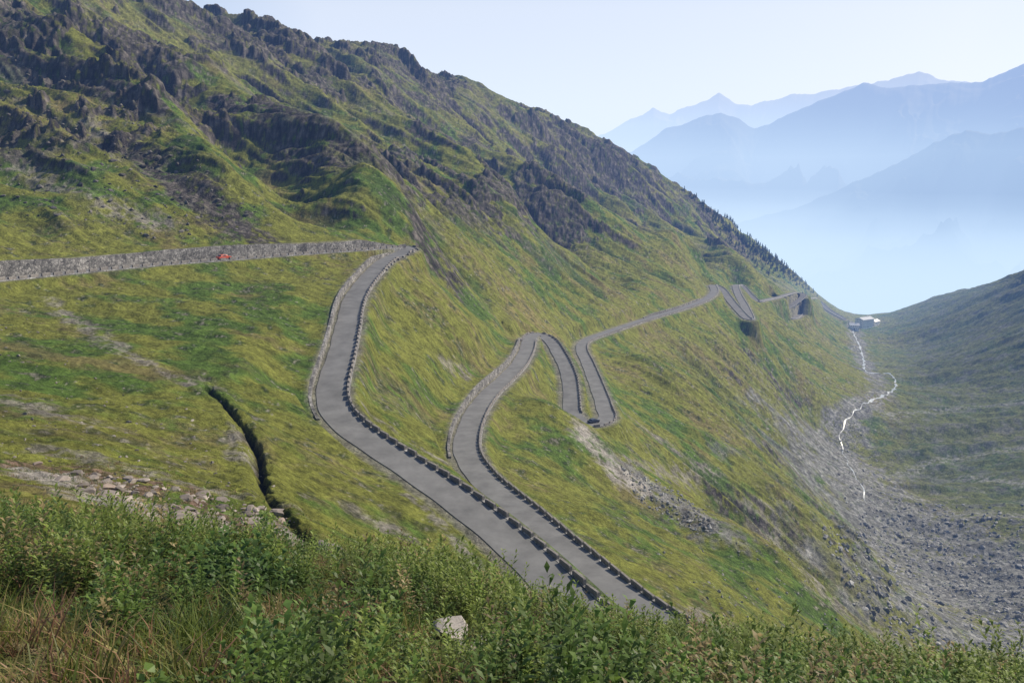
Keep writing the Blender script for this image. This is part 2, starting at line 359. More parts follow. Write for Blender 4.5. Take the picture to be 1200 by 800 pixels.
# terrain material
m,nt,out=nodes('alpine_meadow'); L=nt.links
b=N(nt,'ShaderNodeBsdfPrincipled',Roughness=.95); b.inputs['Specular IOR Level'].default_value=.1
at=N(nt,'ShaderNodeAttribute',attribute_name='col'); tc=N(nt,'ShaderNodeTexCoord')
n1_=N(nt,'ShaderNodeTexNoise',Scale=2.2,Detail=6.0,Roughness=.7); n2_=N(nt,'ShaderNodeTexNoise',Scale=.22,Detail=8.0,Roughness=.7)
L.new(tc.outputs['Object'],n1_.inputs['Vector']); L.new(tc.outputs['Object'],n2_.inputs['Vector'])
ad=N(nt,'ShaderNodeMath',operation='ADD'); L.new(n1_.outputs['Fac'],ad.inputs[0]); L.new(n2_.outputs['Fac'],ad.inputs[1])
mr=N(nt,'ShaderNodeMapRange'); mr.inputs['From Min'].default_value=.7; mr.inputs['From Max'].default_value=1.3; mr.inputs['To Min'].default_value=.4; mr.inputs['To Max'].default_value=1.6
L.new(ad.outputs[0],mr.inputs['Value']); sc=N(nt,'ShaderNodeVectorMath',operation='SCALE'); L.new(at.outputs['Color'],sc.inputs[0]); L.new(mr.outputs[0],sc.inputs['Scale']); L.new(sc.outputs[0],b.inputs['Base Color'])
b1=N(nt,'ShaderNodeBump',Strength=.8,Distance=.35); L.new(n1_.outputs['Fac'],b1.inputs['Height'])
b2=N(nt,'ShaderNodeBump',Strength=.9,Distance=3.0); L.new(n2_.outputs['Fac'],b2.inputs['Height']); L.new(b1.outputs[0],b2.inputs['Normal']); L.new(b2.outputs[0],b.inputs['Normal'])
L.new(b.outputs[0],out.inputs['Surface']); terr_mat=m
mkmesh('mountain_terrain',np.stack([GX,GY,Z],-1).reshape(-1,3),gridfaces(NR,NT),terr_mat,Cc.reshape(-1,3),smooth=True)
print('terrain mesh',time.time()-T0)
def ground(x,y):
    r=math.hypot(x,y); th=math.atan2(x,y); lr=math.log(max(r,1.71))
    i0=int(np.clip(np.searchsorted(LR,lr)-1,0,NR-2)); a=min(1,max(0,(lr-LR[i0])/(LR[i0+1]-LR[i0])))
    j=np.clip((th-TH[0])/(TH[1]-TH[0]),0,NT-1.01); j0=int(j);c=j-j0
    return (Z[i0,j0]*(1-a)+Z[i0+1,j0]*a)*(1-c)+(Z[i0,j0+1]*(1-a)+Z[i0+1,j0+1]*a)*c

# ---------------------------------------------------------------- road
asphalt=simple('asphalt',(.185,.180,.172),rough=.85,spec=.2,var=.3,scale=.25,bump=.0)
V=[];n_=len(ROAD)
offs=[(-1,-.5),(-1,0),(0,.012),(1,0),(1,-.5)]
for q in range(n_):
    for k,(o,dz_) in enumerate(offs):
        e_=(.10*math.sin(q*.31)+.07*math.sin(q*.83+1))*abs(o)+(.02*o if k in (0,4) else 0)
        ow=o*HWR[q]+e_
        V.append([ROAD[q,0]+nl[q,0]*ow,ROAD[q,1]+nl[q,1]*ow,ROAD[q,2]+dz_])
mkmesh('mountain_road',V,gridfaces(n_,5),asphalt)

# ---------------------------------------------------------------- stone material
def stone_mat(name,lo,hi,tint):
    m,nt,out=nodes(name); L=nt.links
    b=N(nt,'ShaderNodeBsdfPrincipled',Roughness=.9); tc=N(nt,'ShaderNodeTexCoord')
    vo=N(nt,'ShaderNodeTexVoronoi',Scale=1.6); L.new(tc.outputs['Object'],vo.inputs['Vector'])
    ve=N(nt,'ShaderNodeTexVoronoi',Scale=1.6,feature='DISTANCE_TO_EDGE'); L.new(tc.outputs['Object'],ve.inputs['Vector'])
    no=N(nt,'ShaderNodeTexNoise',Scale=.35,Detail=6.0); L.new(tc.outputs['Object'],no.inputs['Vector'])
    sx=N(nt,'ShaderNodeSeparateColor'); L.new(vo.outputs['Color'],sx.inputs[0])
    mr=N(nt,'ShaderNodeMapRange'); mr.inputs['To Min'].default_value=lo; mr.inputs['To Max'].default_value=hi; L.new(sx.outputs[0],mr.inputs['Value'])
    ed=N(nt,'ShaderNodeMapRange'); ed.inputs['From Max'].default_value=.08; ed.inputs['To Min'].default_value=.25; ed.inputs['To Max'].default_value=1; L.new(ve.outputs['Distance'],ed.inputs['Value'])
    mu=N(nt,'ShaderNodeMath',operation='MULTIPLY'); L.new(mr.outputs[0],mu.inputs[0]); L.new(ed.outputs[0],mu.inputs[1])
    mu2=N(nt,'ShaderNodeMath',operation='MULTIPLY'); n2=N(nt,'ShaderNodeMapRange'); n2.inputs['From Min'].default_value=.3; n2.inputs['From Max'].default_value=.7; n2.inputs['To Min'].default_value=.4; n2.inputs['To Max'].default_value=1.4; L.new(no.outputs['Fac'],n2.inputs['Value']); L.new(mu.outputs[0],mu2.inputs[0]); L.new(n2.outputs[0],mu2.inputs[1])
    vm=N(nt,'ShaderNodeVectorMath',operation='SCALE'); vm.inputs[0].default_value=tint; L.new(mu2.outputs[0],vm.inputs['Scale']); L.new(vm.outputs[0],b.inputs['Base Color'])
    bp=N(nt,'ShaderNodeBump',Distance=.08); L.new(ed.outputs[0],bp.inputs['Height']); L.new(bp.outputs[0],b.inputs['Normal'])
    L.new(b.outputs[0],out.inputs['Surface']); return m
stone=stone_mat('dry_stone',.13,.38,(1.0,.93,.84))
kerbs=stone_mat('kerb_stone',.24,.44,(1.0,.96,.9))

def wall_ribbon(name,q0,q1,side_fn,off,th,hfun,bottom,mat,step=1):
    V=[];Fa=[]; qs=list(range(q0,q1,step))
    for q in qs:
        s_=side_fn(q); h=hfun(q); of=off+HWR[q]-HW
        for o,zz in ((of,-bottom),(of,h),(of+th,h+random.uniform(-.05,.05)),(of+th,-bottom)):
            V.append([ROAD[q,0]+nl[q,0]*o*s_,ROAD[q,1]+nl[q,1]*o*s_,ROAD[q,2]+zz])
    for i in range(len(qs)-1):
        for c in range(3):
            a=i*4+c; Fa.append([a,a+1,a+5,a+4])
    for i in (0,len(qs)-1): Fa.append([i*4,i*4+1,i*4+2,i*4+3])
    return mkmesh(name,V,Fa,mat)
for a,b_,h in from_idx:
    wall_ribbon('stone_retaining_wall',a,b_,lambda q:uphill[q],HW+.75,.6,lambda q:max(.25,wallh[q]*(1+.16*math.sin(q*.11)+.1*math.sin(q*.043+1)))+random.uniform(-.07,.07),.6,stone)
for a,b_ in [(0,ridx(8)),(ridx(11),ridx(27)),(ridx(33)-25,ridx(45)),(ridx(48),ridx(51)),(ridx(54),ridx(63)),(ridx(64),ridx(66)),(ridx(68),ridx(70)),(ridx(71),ridx(76)),(ridx(79),n_-3)]:
    wall_ribbon('roadside_support_wall',a,b_,lambda q:-uphill[q],HW+.12,.75,lambda q:.05,2.2,kerbs)
def outer(q):
    a=max(0,q-6); c=min(n_-1,q+6); cr_=tv[a,0]*tv[c,1]-tv[a,1]*tv[c,0]
    return -1 if cr_>0 else 1
for k0,k1 in ((8,11),(45,48),(51,54)):
    mid=(ridx(k0)+ridx(k1))//2; s_=outer(mid)
    wall_ribbon('hairpin_support_wall',ridx(k0)-3,ridx(k1)+3,lambda q:s_,HW+.05,.8,lambda q:.1,4.5,stone)

# guard stones
concrete=simple('weathered_guard_stone',(.23,.205,.18),rough=.9,var=.45,scale=1.5,bump=.03)
pale=simple('pale_guard_stone',(.48,.46,.42),rough=.9,var=.3,scale=1.5)
bx=np.array([[-1,-1,0],[1,-1,0],[1,1,0],[-1,1,0],[-1,-1,.82],[1,-1,.82],[1,1,.82],[-1,1,.82],[-.93,-.7,1],[.93,-.7,1],[.93,.7,1],[-.93,.7,1]],float)
bf=np.array([[0,1,5,4],[1,2,6,5],[2,3,7,6],[3,0,4,7],[4,5,9,8],[5,6,10,9],[6,7,11,10],[7,4,8,11],[8,9,10,11]])
def guard(q0,q1,side_fn,ln=2.5,gap=.5,h=.75,mat=None):
    V=[];Fa=[]
    s_arr=np.arange(0,(q1-q0)*1.5,ln+gap)
    for s0 in s_arr:
        qf=q0+(s0+ln/2)/1.5; q=int(qf)
        if q>=q1: break
        f=qf-q; c=ROAD[q]*(1-f)+ROAD[min(q+1,n_-1)]*f; t=tv[q]; nn=nl[q]; sd=side_fn(q)
        hh=h*random.uniform(.88,1.08); l=ln/2*random.uniform(.9,1.03); jit=random.uniform(-.06,.06)
        k0=len(V)
        for x,y,zz in bx:
            p=c[:2]+nn*sd*(HWR[q]+.46+jit)+t*x*l+nn*y*.22
            V.append([p[0],p[1],c[2]+zz*hh-.05+ (0 if zz>0 else -.2)])
        Fa+=(bf+k0).tolist()
    mkmesh('guard_stone_row',V,Fa,mat or concrete)
guard(0,ridx(8),lambda q:-uphill[q],2.2,1.0,.8)
guard(ridx(8),ridx(10),lambda q:outer(ridx(9)))
guard(ridx(11)-4,ridx(28),lambda q:-uphill[q])
guard(ridx(32),ridx(45)-8,lambda q:-uphill[q])
guard(ridx(45)-6,ridx(47),lambda q:outer(ridx(46)),2.2,.8,.7)
guard(ridx(47),ridx(51),lambda q:-uphill[q],2.2,.6)
guard(ridx(51),ridx(54),lambda q:outer(ridx(53)),2.2,.6)
guard(ridx(54),ridx(63),lambda q:-uphill[q],2.4,.8,.7)
guard(ridx(63),n_-3,lambda q:-uphill[q],3,1,.8,pale)
V=[];Fa=[]
qa,qb=ridx(8)-4,ridx(12); s0=outer(ridx(9))
for q in range(qa,qb,3):
    t=tv[q];nn=nl[q]*s0
    k0=len(V)
    for x,y,zz in [(-.5,0,-8),(.5,0,-8),(.5,3.6,-8),(-.5,3.6,-8),(-.5,0,.3),(.5,0,.3),(.5,.5,.3),(-.5,.5,.3)]:
        p=ROAD[q,:2]+nn*(HW+.8+y)+t*x; V.append([p[0],p[1],ROAD[q,2]+zz])
    Fa+=(np.array([[0,1,5,4],[1,2,6,5],[2,3,7,6],[3,0,4,7],[4,5,6,7]])+k0).tolist()
mkmesh('wall_buttress_row',V,Fa,stone)

# ---------------------------------------------------------------- stream
water=simple('mountain_stream_water',(.38,.41,.42),rough=.35,spec=.5,var=.4,scale=.3)
V=[];Fa=[]
for st,wb in ((streamp,1.0),(stream2,.35)):
    tt=np.gradient(st[:,:2],axis=0); tt/=np.linalg.norm(tt,axis=1)[:,None]+1e-9; k0=len(V)
    for q in range(len(st)):
        for o in (-1,1):
            wdt=wb*(1+.55*math.sin(q*.7)+.25*math.sin(q*1.9))
            x=st[q,0]-tt[q,1]*(o*wdt+.8*math.sin(q*.9)); y=st[q,1]+tt[q,0]*(o*wdt+.8*math.sin(q*.9)); V.append([x,y,ground(x,y)+.22])
    Fa+=(gridfaces(len(st),2)+k0).tolist()
mkmesh('stream',V,Fa,water)

# ---------------------------------------------------------------- scatter tools
def merge(name,temps,pos,scale,rot,mat,cols=None,tilt=.15,which=None,smooth=False):
    Vs=[];Fs=[];Cs=[];k=0
    for i in range(len(pos)):
        T_=temps[which[i] if which is not None else i%len(temps)]; v,f=T_[:2]
        c,s=math.cos(rot[i]),math.sin(rot[i]); tx,ty=random.gauss(0,tilt),random.gauss(0,tilt)
        x=v[:,0]*c-v[:,1]*s; y=v[:,0]*s+v[:,1]*c; zz=v[:,2]
        sc_=scale[i]
        Vs.append(np.stack([(x+tx*zz)*sc_+pos[i][0],(y+ty*zz)*sc_+pos[i][1],zz*sc_+pos[i][2]],1)); Fs.append(f+k); k+=len(v)
        if cols is not None: 
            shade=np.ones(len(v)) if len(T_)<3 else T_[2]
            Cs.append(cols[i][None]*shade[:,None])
    return mkmesh(name,np.vstack(Vs),np.vstack(Fs),mat,np.vstack(Cs) if cols is not None else None,smooth)
def ico(sub=1):
    import bmesh
    bm=bmesh.new(); bmesh.ops.create_icosphere(bm,subdivisions=sub,radius=1)
    v=np.array([list(a.co) for a in bm.verts]); f=np.array([[a.index for a in fc.verts] for fc in bm.faces]); bm.free(); return v,f
def rock(sub,seed):
    r_=np.random.default_rng(seed); v,f=ico(sub)
    for _ in range(9):
        d=r_.normal(size=3); d/=np.linalg.norm(d); c=r_.uniform(.35,.75); t=v@d; v=np.where((t>c)[:,None],v-(t-c)[:,None]*d,v)
    v*=r_.uniform(.6,1.3,3)*np.array([1,1,.65]); return v,f
rocks=[rock(2,s) for s in range(6)]; srocks=[rock(1,s+20) for s in range(6)]
def inside(x,y,poly):
    c=False;j=len(poly)-1
    for i in range(len(poly)):
        xi,yi=poly[i];xj,yj=poly[j]
        if (yi>y)!=(yj>y) and x<(xj-xi)*(y-yi)/(yj-yi)+xi: c=not c
        j=i
    return c
def pick(poly,count):
    us=[p[0] for p in poly]; vs_=[p[1] for p in poly]; out_=[]
    while len(out_)<count:
        x=random.uniform(min(us),max(us)); y=random.uniform(min(vs_),max(vs_))
        if inside(x,y,poly): out_.append(hit(x,y))
    return out_
stone_m=simple('boulder_stone',None,rough=.9,var=.4,scale=1.5,bump=.06,attr='col')
def bould(name,poly,cnt,smin,smax,base=(.23,.22,.2),tm=srocks,pw=3.0):
    ps=pick(poly,cnt); sc_=[smin*(smax/smin)**(random.random()**pw) for _ in ps]
    keep=[i for i,p in enumerate(ps) if np.min(np.hypot(ROAD[::2,0]-p[0],ROAD[::2,1]-p[1]))>5]
    ps=[ps[i] for i in keep]; sc_=[sc_[i] for i in keep]
    cols=[np.array(base)*random.uniform(.55,1.35) for _ in ps]
    merge(name,tm,ps,sc_,[random.uniform(0,6.28) for _ in ps],stone_m,cols)
bould('valley_boulders',[(960,620),(1060,590),(1200,590),(1200,775),(1080,765),(1000,710)],3200,.3,2.6,(.30,.29,.27))
bould('stream_bed_rocks',[(965,500),(1010,490),(1080,620),(1200,680),(1200,740),(1040,660),(990,590)],1800,.3,1.8,(.32,.31,.29))
bould('slope_boulders',[(40,550),(140,558),(330,600),(372,645),(320,640),(180,612)],420,.08,.75,(.30,.25,.21),rocks)
bould('scree_rocks',[(725,545),(790,572),(850,625),(820,625),(750,590)],800,.15,1.1,(.28,.27,.25))
bould('meadow_stones',[(700,600),(900,560),(1000,700),(960,760),(840,720)],500,.15,.9,(.25,.24,.21))
bould('mountainside_rocks',[(0,60),(150,120),(320,260),(200,285),(0,250)],700,.3,2.0,(.14,.125,.11))
bould('meadow_stones',[(0,350),(240,440),(330,560),(300,600),(0,545)],420,.08,.5,(.25,.22,.18))

# ---------------------------------------------------------------- foreground plants
leafm=simple('alpine_leaf',None,rough=.5,spec=.35,var=.25,scale=6,trans=.45,attr='col')
def tuft(seed,nb,h,w_,spread):
    r_=np.random.default_rng(seed);V=[];Fa=[];S=[]
    for i in range(nb):
        a=r_.uniform(0,6.28); lean=r_.uniform(.1,spread); hh=h*r_.uniform(.55,1.1); b0=np.array([r_.normal(0,.06),r_.normal(0,.06),0])
        d=np.array([math.cos(a),math.sin(a),0]); sd=np.array([-d[1],d[0],0])*w_
        m_=b0+d*lean*hh*.35+np.array([0,0,hh*.6]); t_=b0+d*lean*hh+np.array([0,0,hh*r_.uniform(.75,1)])
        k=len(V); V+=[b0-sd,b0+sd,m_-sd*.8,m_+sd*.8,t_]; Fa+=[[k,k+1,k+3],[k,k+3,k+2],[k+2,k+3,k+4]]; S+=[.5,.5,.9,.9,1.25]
    return np.array(V),np.array(Fa),np.array(S)
def leaf(V,Fa,S,p,d,L_,w_,droop,sh):
    d=d/np.linalg.norm(d); sd=np.cross(d,[0,0,1]); sd/=np.linalg.norm(sd)+1e-6
    m_=p+d*L_*.45; t_=p+d*L_+np.array([0,0,-droop*L_]); k=len(V)
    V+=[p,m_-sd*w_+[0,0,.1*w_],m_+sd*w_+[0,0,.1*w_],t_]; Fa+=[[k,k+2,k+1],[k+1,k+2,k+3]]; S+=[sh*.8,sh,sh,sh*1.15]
def forb(seed,stems=3,h=.6,L_=.11,w_=.016,nl_=22,sp_=.08):
    r_=np.random.default_rng(seed);V=[];Fa=[];S=[]
    for s_ in range(stems):
        b0=np.array([r_.normal(0,sp_),r_.normal(0,sp_),0]); hh=h*r_.uniform(.5,1.1); a=r_.uniform(0,6.28); ln=r_.uniform(0,.25)*hh
        tp=b0+np.array([math.cos(a)*ln,math.sin(a)*ln,hh]); k=len(V); q=.003
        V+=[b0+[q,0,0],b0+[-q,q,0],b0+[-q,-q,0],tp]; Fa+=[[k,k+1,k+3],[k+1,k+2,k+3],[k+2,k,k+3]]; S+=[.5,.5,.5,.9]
        for i in range(nl_):
            f=.12+.88*i/nl_; p=b0+(tp-b0)*f; a+=2.4+r_.normal(0,.2); up=.35+1.0*f**2
            leaf(V,Fa,S,p,np.array([math.cos(a),math.sin(a),up]),L_*(1.1-.5*f)*r_.uniform(.8,1.2),w_*r_.uniform(.8,1.2),r_.uniform(.1,.5),.45+.8*f)
    return np.array(V),np.array(Fa),np.array(S)
tufts=[tuft(s,16,.28,.0045,1.0) for s in range(6)]
ftuf=[tuft(s+50,7,.30,.010,.9) for s in range(5)]
A_=[forb(s,4,.58,.11,.012,26) for s in range(5)]
B_=[forb(s+9,6,.22,.08,.022,8,.10) for s in range(4)]
C2=[forb(s+30,8,.78,.13,.013,30,.17) for s in range(4)]
D2=[forb(s+60,5,.55,.16,.030,14,.12) for s in range(3)]
forbs=A_+B_+C2+D2
def fgpos(cnt,r0,r1,t0=-40,t1=38):
    out_=[]
    for _ in range(cnt):
        r=math.sqrt(random.uniform(r0*r0,r1*r1)); th=math.radians(random.uniform(t0,t1)); x,y=r*math.sin(th),r*math.cos(th)
        out_.append(np.array([x,y,ground(x,y)-.02]))
    return out_
def nzs(ps,s,seed):
    a=np.array(ps); return fbm(a[:,0]/s,a[:,1]/s,2,seed)
gcol=[np.array(c) for c in [(.14,.18,.03),(.22,.24,.05),(.34,.28,.10),(.09,.14,.03),(.38,.21,.12)]]
def cols_for(ps,bias=0):
    out_=[]; kk=nzs(ps,2.2,400)
    for p,k in zip(ps,kk):
        k=k+random.gauss(0,.28)+bias
        i=0 if k<0 else 1 if k<.2 else 2 if k<.42 else 4
        if random.random()<.12: i=3
        out_.append(gcol[i]*random.uniform(.7,1.25))
    return out_
rnd=lambda ps:[random.uniform(0,6.28) for _ in ps]
ps=fgpos(13000,2.2,18); k_=nzs(ps,1.1,444); k4=nzs(ps,3.0,445)
sel=[(p,.3+.85*random.random()*(1+1.2*max(-.5,c))) for p,k,c in zip(ps,k_,k4) if k>-.15]
ps=[p for p,_ in sel]
merge('meadow_grass',tufts,ps,[s for _,s in sel],rnd(ps),leafm,cols_for(ps,.14),.3)
ps=fgpos(15000,16,75,-40,6); kk=nzs(ps,5,77); ps=[p for p,k in zip(ps,kk) if k>0 and np.min(np.hypot(ROAD[::3,0]-p[0],ROAD[::3,1]-p[1]))>4.5]
merge('hillside_grass',ftuf,ps,[random.uniform(.35,.95) for _ in ps],rnd(ps),leafm,cols_for(ps,.1),.2)
ps=fgpos(6000,3.2,18); k1=nzs(ps,1.7,500); k2=nzs(ps,2.6,520)
wh_=[];pp_=[];ss_=[];cc=[]
for p,a,b_ in zip(ps,k1,k2):
    r=math.hypot(p[0],p[1]); th=math.degrees(math.atan2(p[0],p[1])); right=sm(np.array(th),-16,-2)
    if a+random.gauss(0,.10)<.10-.26*right*(r>8): continue
    brow=r>8.5
    if b_>.02:
        w_=random.choice([9,10,11,12]) if (brow and random.random()<.4+.5*right) or random.random()<.2 else random.randrange(5)
    elif b_>-.15: w_=random.randrange(5)
    elif b_<-.3 and th<-12: w_=random.choice([13,14,15])
    else: w_=random.choice([5,6,7,8])
    wh_.append(w_); pp_.append(p); ss_.append(random.uniform(.5,1.1)*(1+.9*max(-.4,min(.6,a)))*(1 if w_<9 or r>6 else .7))
    c=np.array((.13,.20,.038)) if w_<9 else np.array((.20,.25,.05)) if w_<13 else np.array((.08,.14,.03))
    if random.random()<.12: c=np.array((.34,.26,.12))
    cc.append(c*random.uniform(.6,1.35))
merge('alpine_herbs',forbs,pp_,ss_,rnd(pp_),leafm,cc,.15,which=wh_)
ps=[hit(523,748),hit(563,772),hit(548,778),hit(580,768),hit(300,628),hit(330,612),hit(125,572),hit(42,545)]
ps=[p+np.array([0,0,.10 if i<4 else 0]) for i,p in enumerate(ps)]
merge('foreground_boulder',rocks,ps,[.26,.30,.20,.18,.8,.6,.55,.6],[0,1,2,3,4,5,1,2],stone_m,[np.array((.36,.32,.28))]*4+[np.array((.30,.23,.18))]*4)

# ---------------------------------------------------------------- conifers
def conifer(seed):
    r_=np.random.default_rng(seed);V=[];Fa=[];S=[]
    V+=[[.02,0,0],[-.01,.02,0],[-.01,-.02,0],[0,0,1]];Fa+=[[0,1,3],[1,2,3],[2,0,3]];S+=[.6]*4
    for t in range(7):
        z0=.1+.12*t; R=.2*(1-t/8)+.02; nb=8
        for i in range(nb):
            if r_.random()<.15: continue
            a=i*6.283/nb+r_.uniform(-.3,.3)+t; rr=R*r_.uniform(.6,1.2); k=len(V)
            V+=[[0,0,z0+.15],[rr*math.cos(a-.35),rr*math.sin(a-.35),z0-.01],[rr*math.cos(a+.35),rr*math.sin(a+.35),z0-.02],[rr*1.2*math.cos(a),rr*1.2*math.sin(a),z0-.04]]
            Fa+=[[k,k+1,k+3],[k,k+3,k+2]]; S+=[.7,1,1,1.3]
    return np.array(V),np.array(Fa),np.array(S)
con=[conifer(s) for s in range(5)]
needle=simple('conifer_needles',None,rough=.8,var=.3,scale=.5,attr='col')
ps=pick([(800,222),(850,258),(900,293),(945,335),(958,348),(945,340),(890,302),(840,262)],420)+pick([(830,250),(900,300),(940,340),(900,325),(840,275)],100)
ps=[p for p in ps if np.min(np.hypot(ROAD[::4,0]-p[0],ROAD[::4,1]-p[1]))>20 and p[1]<2000]
merge('conifer_forest',con,ps,[random.uniform(4,9) for _ in ps],rnd(ps),needle,[np.array((.035,.055,.025))*random.uniform(.6,1.4) for _ in ps],.02)

# ---------------------------------------------------------------- buildings
plaster=simple('white_plaster',(.75,.73,.69),var=.08,scale=.3); roofm=simple('metal_roof',(.55,.55,.55),rough=.4,spec=.6,var=.1); glass=simple('window_glass',(.03,.035,.04),rough=.15,spec=.6,var=.1)
wood=simple('brown_wood',(.16,.09,.05),var=.3)
def boxv(x0,x1,y0,y1,z0,z1): return [[x0,y0,z0],[x1,y0,z0],[x1,y1,z0],[x0,y1,z0],[x0,y0,z1],[x1,y0,z1],[x1,y1,z1],[x0,y1,z1]]
BF=[[0,3,2,1],[4,5,6,7],[0,1,5,4],[1,2,6,5],[2,3,7,6],[3,0,4,7]]
def boxes(name,bl_,mat,parent):
    V=[];Fa=[]
    for b_ in bl_:
        k=len(V);V+=boxv(*b_);Fa+=[[i+k for i in f] for f in BF]
    return mkmesh(name,V,Fa,mat,parent=parent)
def house(name,p,rot,w_,d_,h,floors,roofh=3):
    e=bpy.data.objects.new(name,None); bpy.context.scene.collection.objects.link(e); e.location=p; e.rotation_euler=(0,0,rot)
    boxes('walls',[(-w_/2,w_/2,-d_/2,d_/2,-5,h)],plaster,e)
    V=[[-w_/2-.6,-d_/2-.8,h-.2],[w_/2+.6,-d_/2-.8,h-.2],[w_/2+.6,d_/2+.8,h-.2],[-w_/2-.6,d_/2+.8,h-.2],[-w_/2-.6,0,h+roofh],[w_/2+.6,0,h+roofh]]
    mkmesh('roof',V,[[0,1,5,4],[2,3,4,5],[0,3,2,1]],roofm,parent=e)
    mkmesh('gables',[[-w_/2,-d_/2,h],[-w_/2,d_/2,h],[-w_/2,0,h+roofh-.3],[w_/2,-d_/2,h],[w_/2,d_/2,h],[w_/2,0,h+roofh-.3]],[[0,1,2],[3,4,5]],plaster,parent=e)
    wl=[]
    for f in range(floors):
        zc=1.3+f*(h/floors)
        for x in np.arange(-w_/2+1.5,w_/2-1,2.8):
            for s_ in (-1,1): wl.append((x,x+1.1,s_*(d_/2)-.04,s_*(d_/2)+.04,zc,zc+1.4))
        for y in np.arange(-d_/2+1.5,d_/2-1,2.8):
            for s_ in (-1,1): wl.append((s_*(w_/2)-.04,s_*(w_/2)+.04,y,y+1.1,zc,zc+1.4))
    boxes('windows',wl,glass,e); boxes('door',[(-.7,.7,-d_/2-.06,-d_/2+.02,0,2.2)],wood,e)
    boxes('chimney',[(w_*.2,w_*.2+1,-.5,.5,h+.5,h+roofh+1.2)],plaster,e)
for (u,v,rot,w_,d_,h,fl) in [(1012,383,.5,26,15,13,4),(1000,386,-.2,14,10,7,2),(1024,381,.7,16,10,7,2)]:
    p=hit(u,v)
    if p[1]>1300: p=p*(1245/p[1])
    p=np.array([p[0],p[1],ground(p[0],p[1])]); house('mountain_hotel' if h>10 else 'alpine_house',p,rot,w_,d_,h,fl)

# ---------------------------------------------------------------- cars
def car(name,q,off,colr,flip=False):
    e=bpy.data.objects.new(name,None); bpy.context.scene.collection.objects.link(e)
    t=tv[q]*( -1 if flip else 1); p=ROAD[q,:2]+nl[q]*off; e.location=(p[0],p[1],ROAD[q,2]+.02); e.rotation_euler=(0,0,math.atan2(t[1],t[0]))
    body=simple(name+'_paint',colr,rough=.3,spec=.6,var=.03)
    prof=[(-2.1,.35),(-2.15,.75),(-2.05,.95),(-1.6,1.0),(-1.2,1.42),(.1,1.48),(.55,1.38),(1.15,.98),(1.9,.85),(2.1,.65),(2.1,.35)]
    V=[];Fa=[]
    for s_ in (-1,1):
        for x,zz in prof: V.append([x,s_*(.85 if zz<1.05 else .66),zz])
    k=len(prof)
    for i in range(k): j=(i+1)%k; Fa.append([i,j,j+k,i+k])
    mkmesh('body',V,Fa,body,parent=e)
    me=bpy.data.meshes.new('sides'); me.from_pydata(V,[],[list(range(k)),list(range(k,2*k))]); me.materials.append(body); o=bpy.data.objects.new('body_sides',me); bpy.context.scene.collection.objects.link(o); o.parent=e
    V=[];Fa=[]
    for s_ in (-1,1):
        kk=len(V); V+=[[-1.5,s_*.82,1.03],[-1.15,s_*.70,1.36],[.1,s_*.68,1.41],[.95,s_*.82,1.03]]; Fa.append([kk,kk+1,kk+2,kk+3])
    kk=len(V); V+=[[.6,-.62,1.38],[.6,.62,1.38],[1.14,.74,1.02],[1.14,-.74,1.02],[-1.22,-.6,1.42],[-1.22,.6,1.42],[-1.6,.74,1.05],[-1.6,-.74,1.05]]; Fa+=[[kk,kk+1,kk+2,kk+3],[kk+4,kk+5,kk+6,kk+7]]
    mkmesh('windows',V,Fa,glass,parent=e)
    tyre=simple('tyre',(.03,.03,.03))
    V=[];Fa=[]
    for x in (-1.35,1.35):
        for y in (-.8,.8):
            k0=len(V)
            for yy in (y-.1,y+.1):
                for a in range(14): V.append([x+.33*math.cos(a*6.283/14),yy,.33+.33*math.sin(a*6.283/14)])
            for a in range(14): Fa.append([k0+a,k0+(a+1)%14,k0+14+(a+1)%14,k0+14+a])
            for yy in (0,14):
                for a in range(1,13,2): Fa.append([k0+yy,k0+yy+a,k0+yy+a+1,k0+yy+min(a+2,13)])
    mkmesh('wheels',V,Fa,tyre,parent=e)
car('red_car',ridx(4)-2,-1.2,(.6,.08,.02))
car('parked_car',ridx(52)+2,1.0,(.03,.035,.05))

# ---------------------------------------------------------------- far mountains
mtn_mat=simple('distant_mountain_slope',None,rough=.95,spec=.1,var=.3,scale=.004,attr='col')
def ridge(name,pts,R,base,front,back,amp,seed,jag,colr,nt_=700,nr_=220):
    us=np.linspace(pts[0][0],pts[-1][0],nt_); vv=np.interp(us,[p[0] for p in pts],[p[1] for p in pts])
    vv=vv+jag*fbm(us/22,us*0+seed,4,seed)
    cx=(us-600)/F; cy=(400-vv)/F; dx=cx; dy=cp+cy*sp; dz=-sp+cy*cp; hh=np.hypot(dx,dy); th=np.arctan2(dx,dy); crest=dz/hh*R
    t=np.concatenate([np.linspace(-1,0,int(nr_*.75)),np.linspace(.03,1,nr_-int(nr_*.75))])
    rr=np.where(t<0,R+t*front,R+t*back)
    XX=rr[:,None]*np.sin(th)[None]; YY=rr[:,None]*np.cos(th)[None]
    a=np.abs(t)[:,None]; env=np.clip(a*3.2,0,1)*(1-a*.7)
    ZZ=base+(crest[None]-base)*(1-a)**1.05
    rg=ridged(XX/(front*.42)+.3*fbm(XX/900,YY/900,2,seed),YY/(front*.55),5,seed+5,.5)
    ZZ=ZZ+env*amp*(rg-.75)
    c=np.zeros(XX.shape+(3,))+np.array(colr); c=c*(1+.4*fbm(XX/400,YY/400,4,seed+8)[...,None])
    c=lerp(c,col(.16,.15,.15),sm(ZZ,crest.max()*.3,crest.max())*.6)
    mkmesh(name,np.stack([XX,YY,ZZ],-1).reshape(-1,3),gridfaces(nr_,nt_),mtn_mat,np.clip(c,.01,.5).reshape(-1,3),smooth=True)
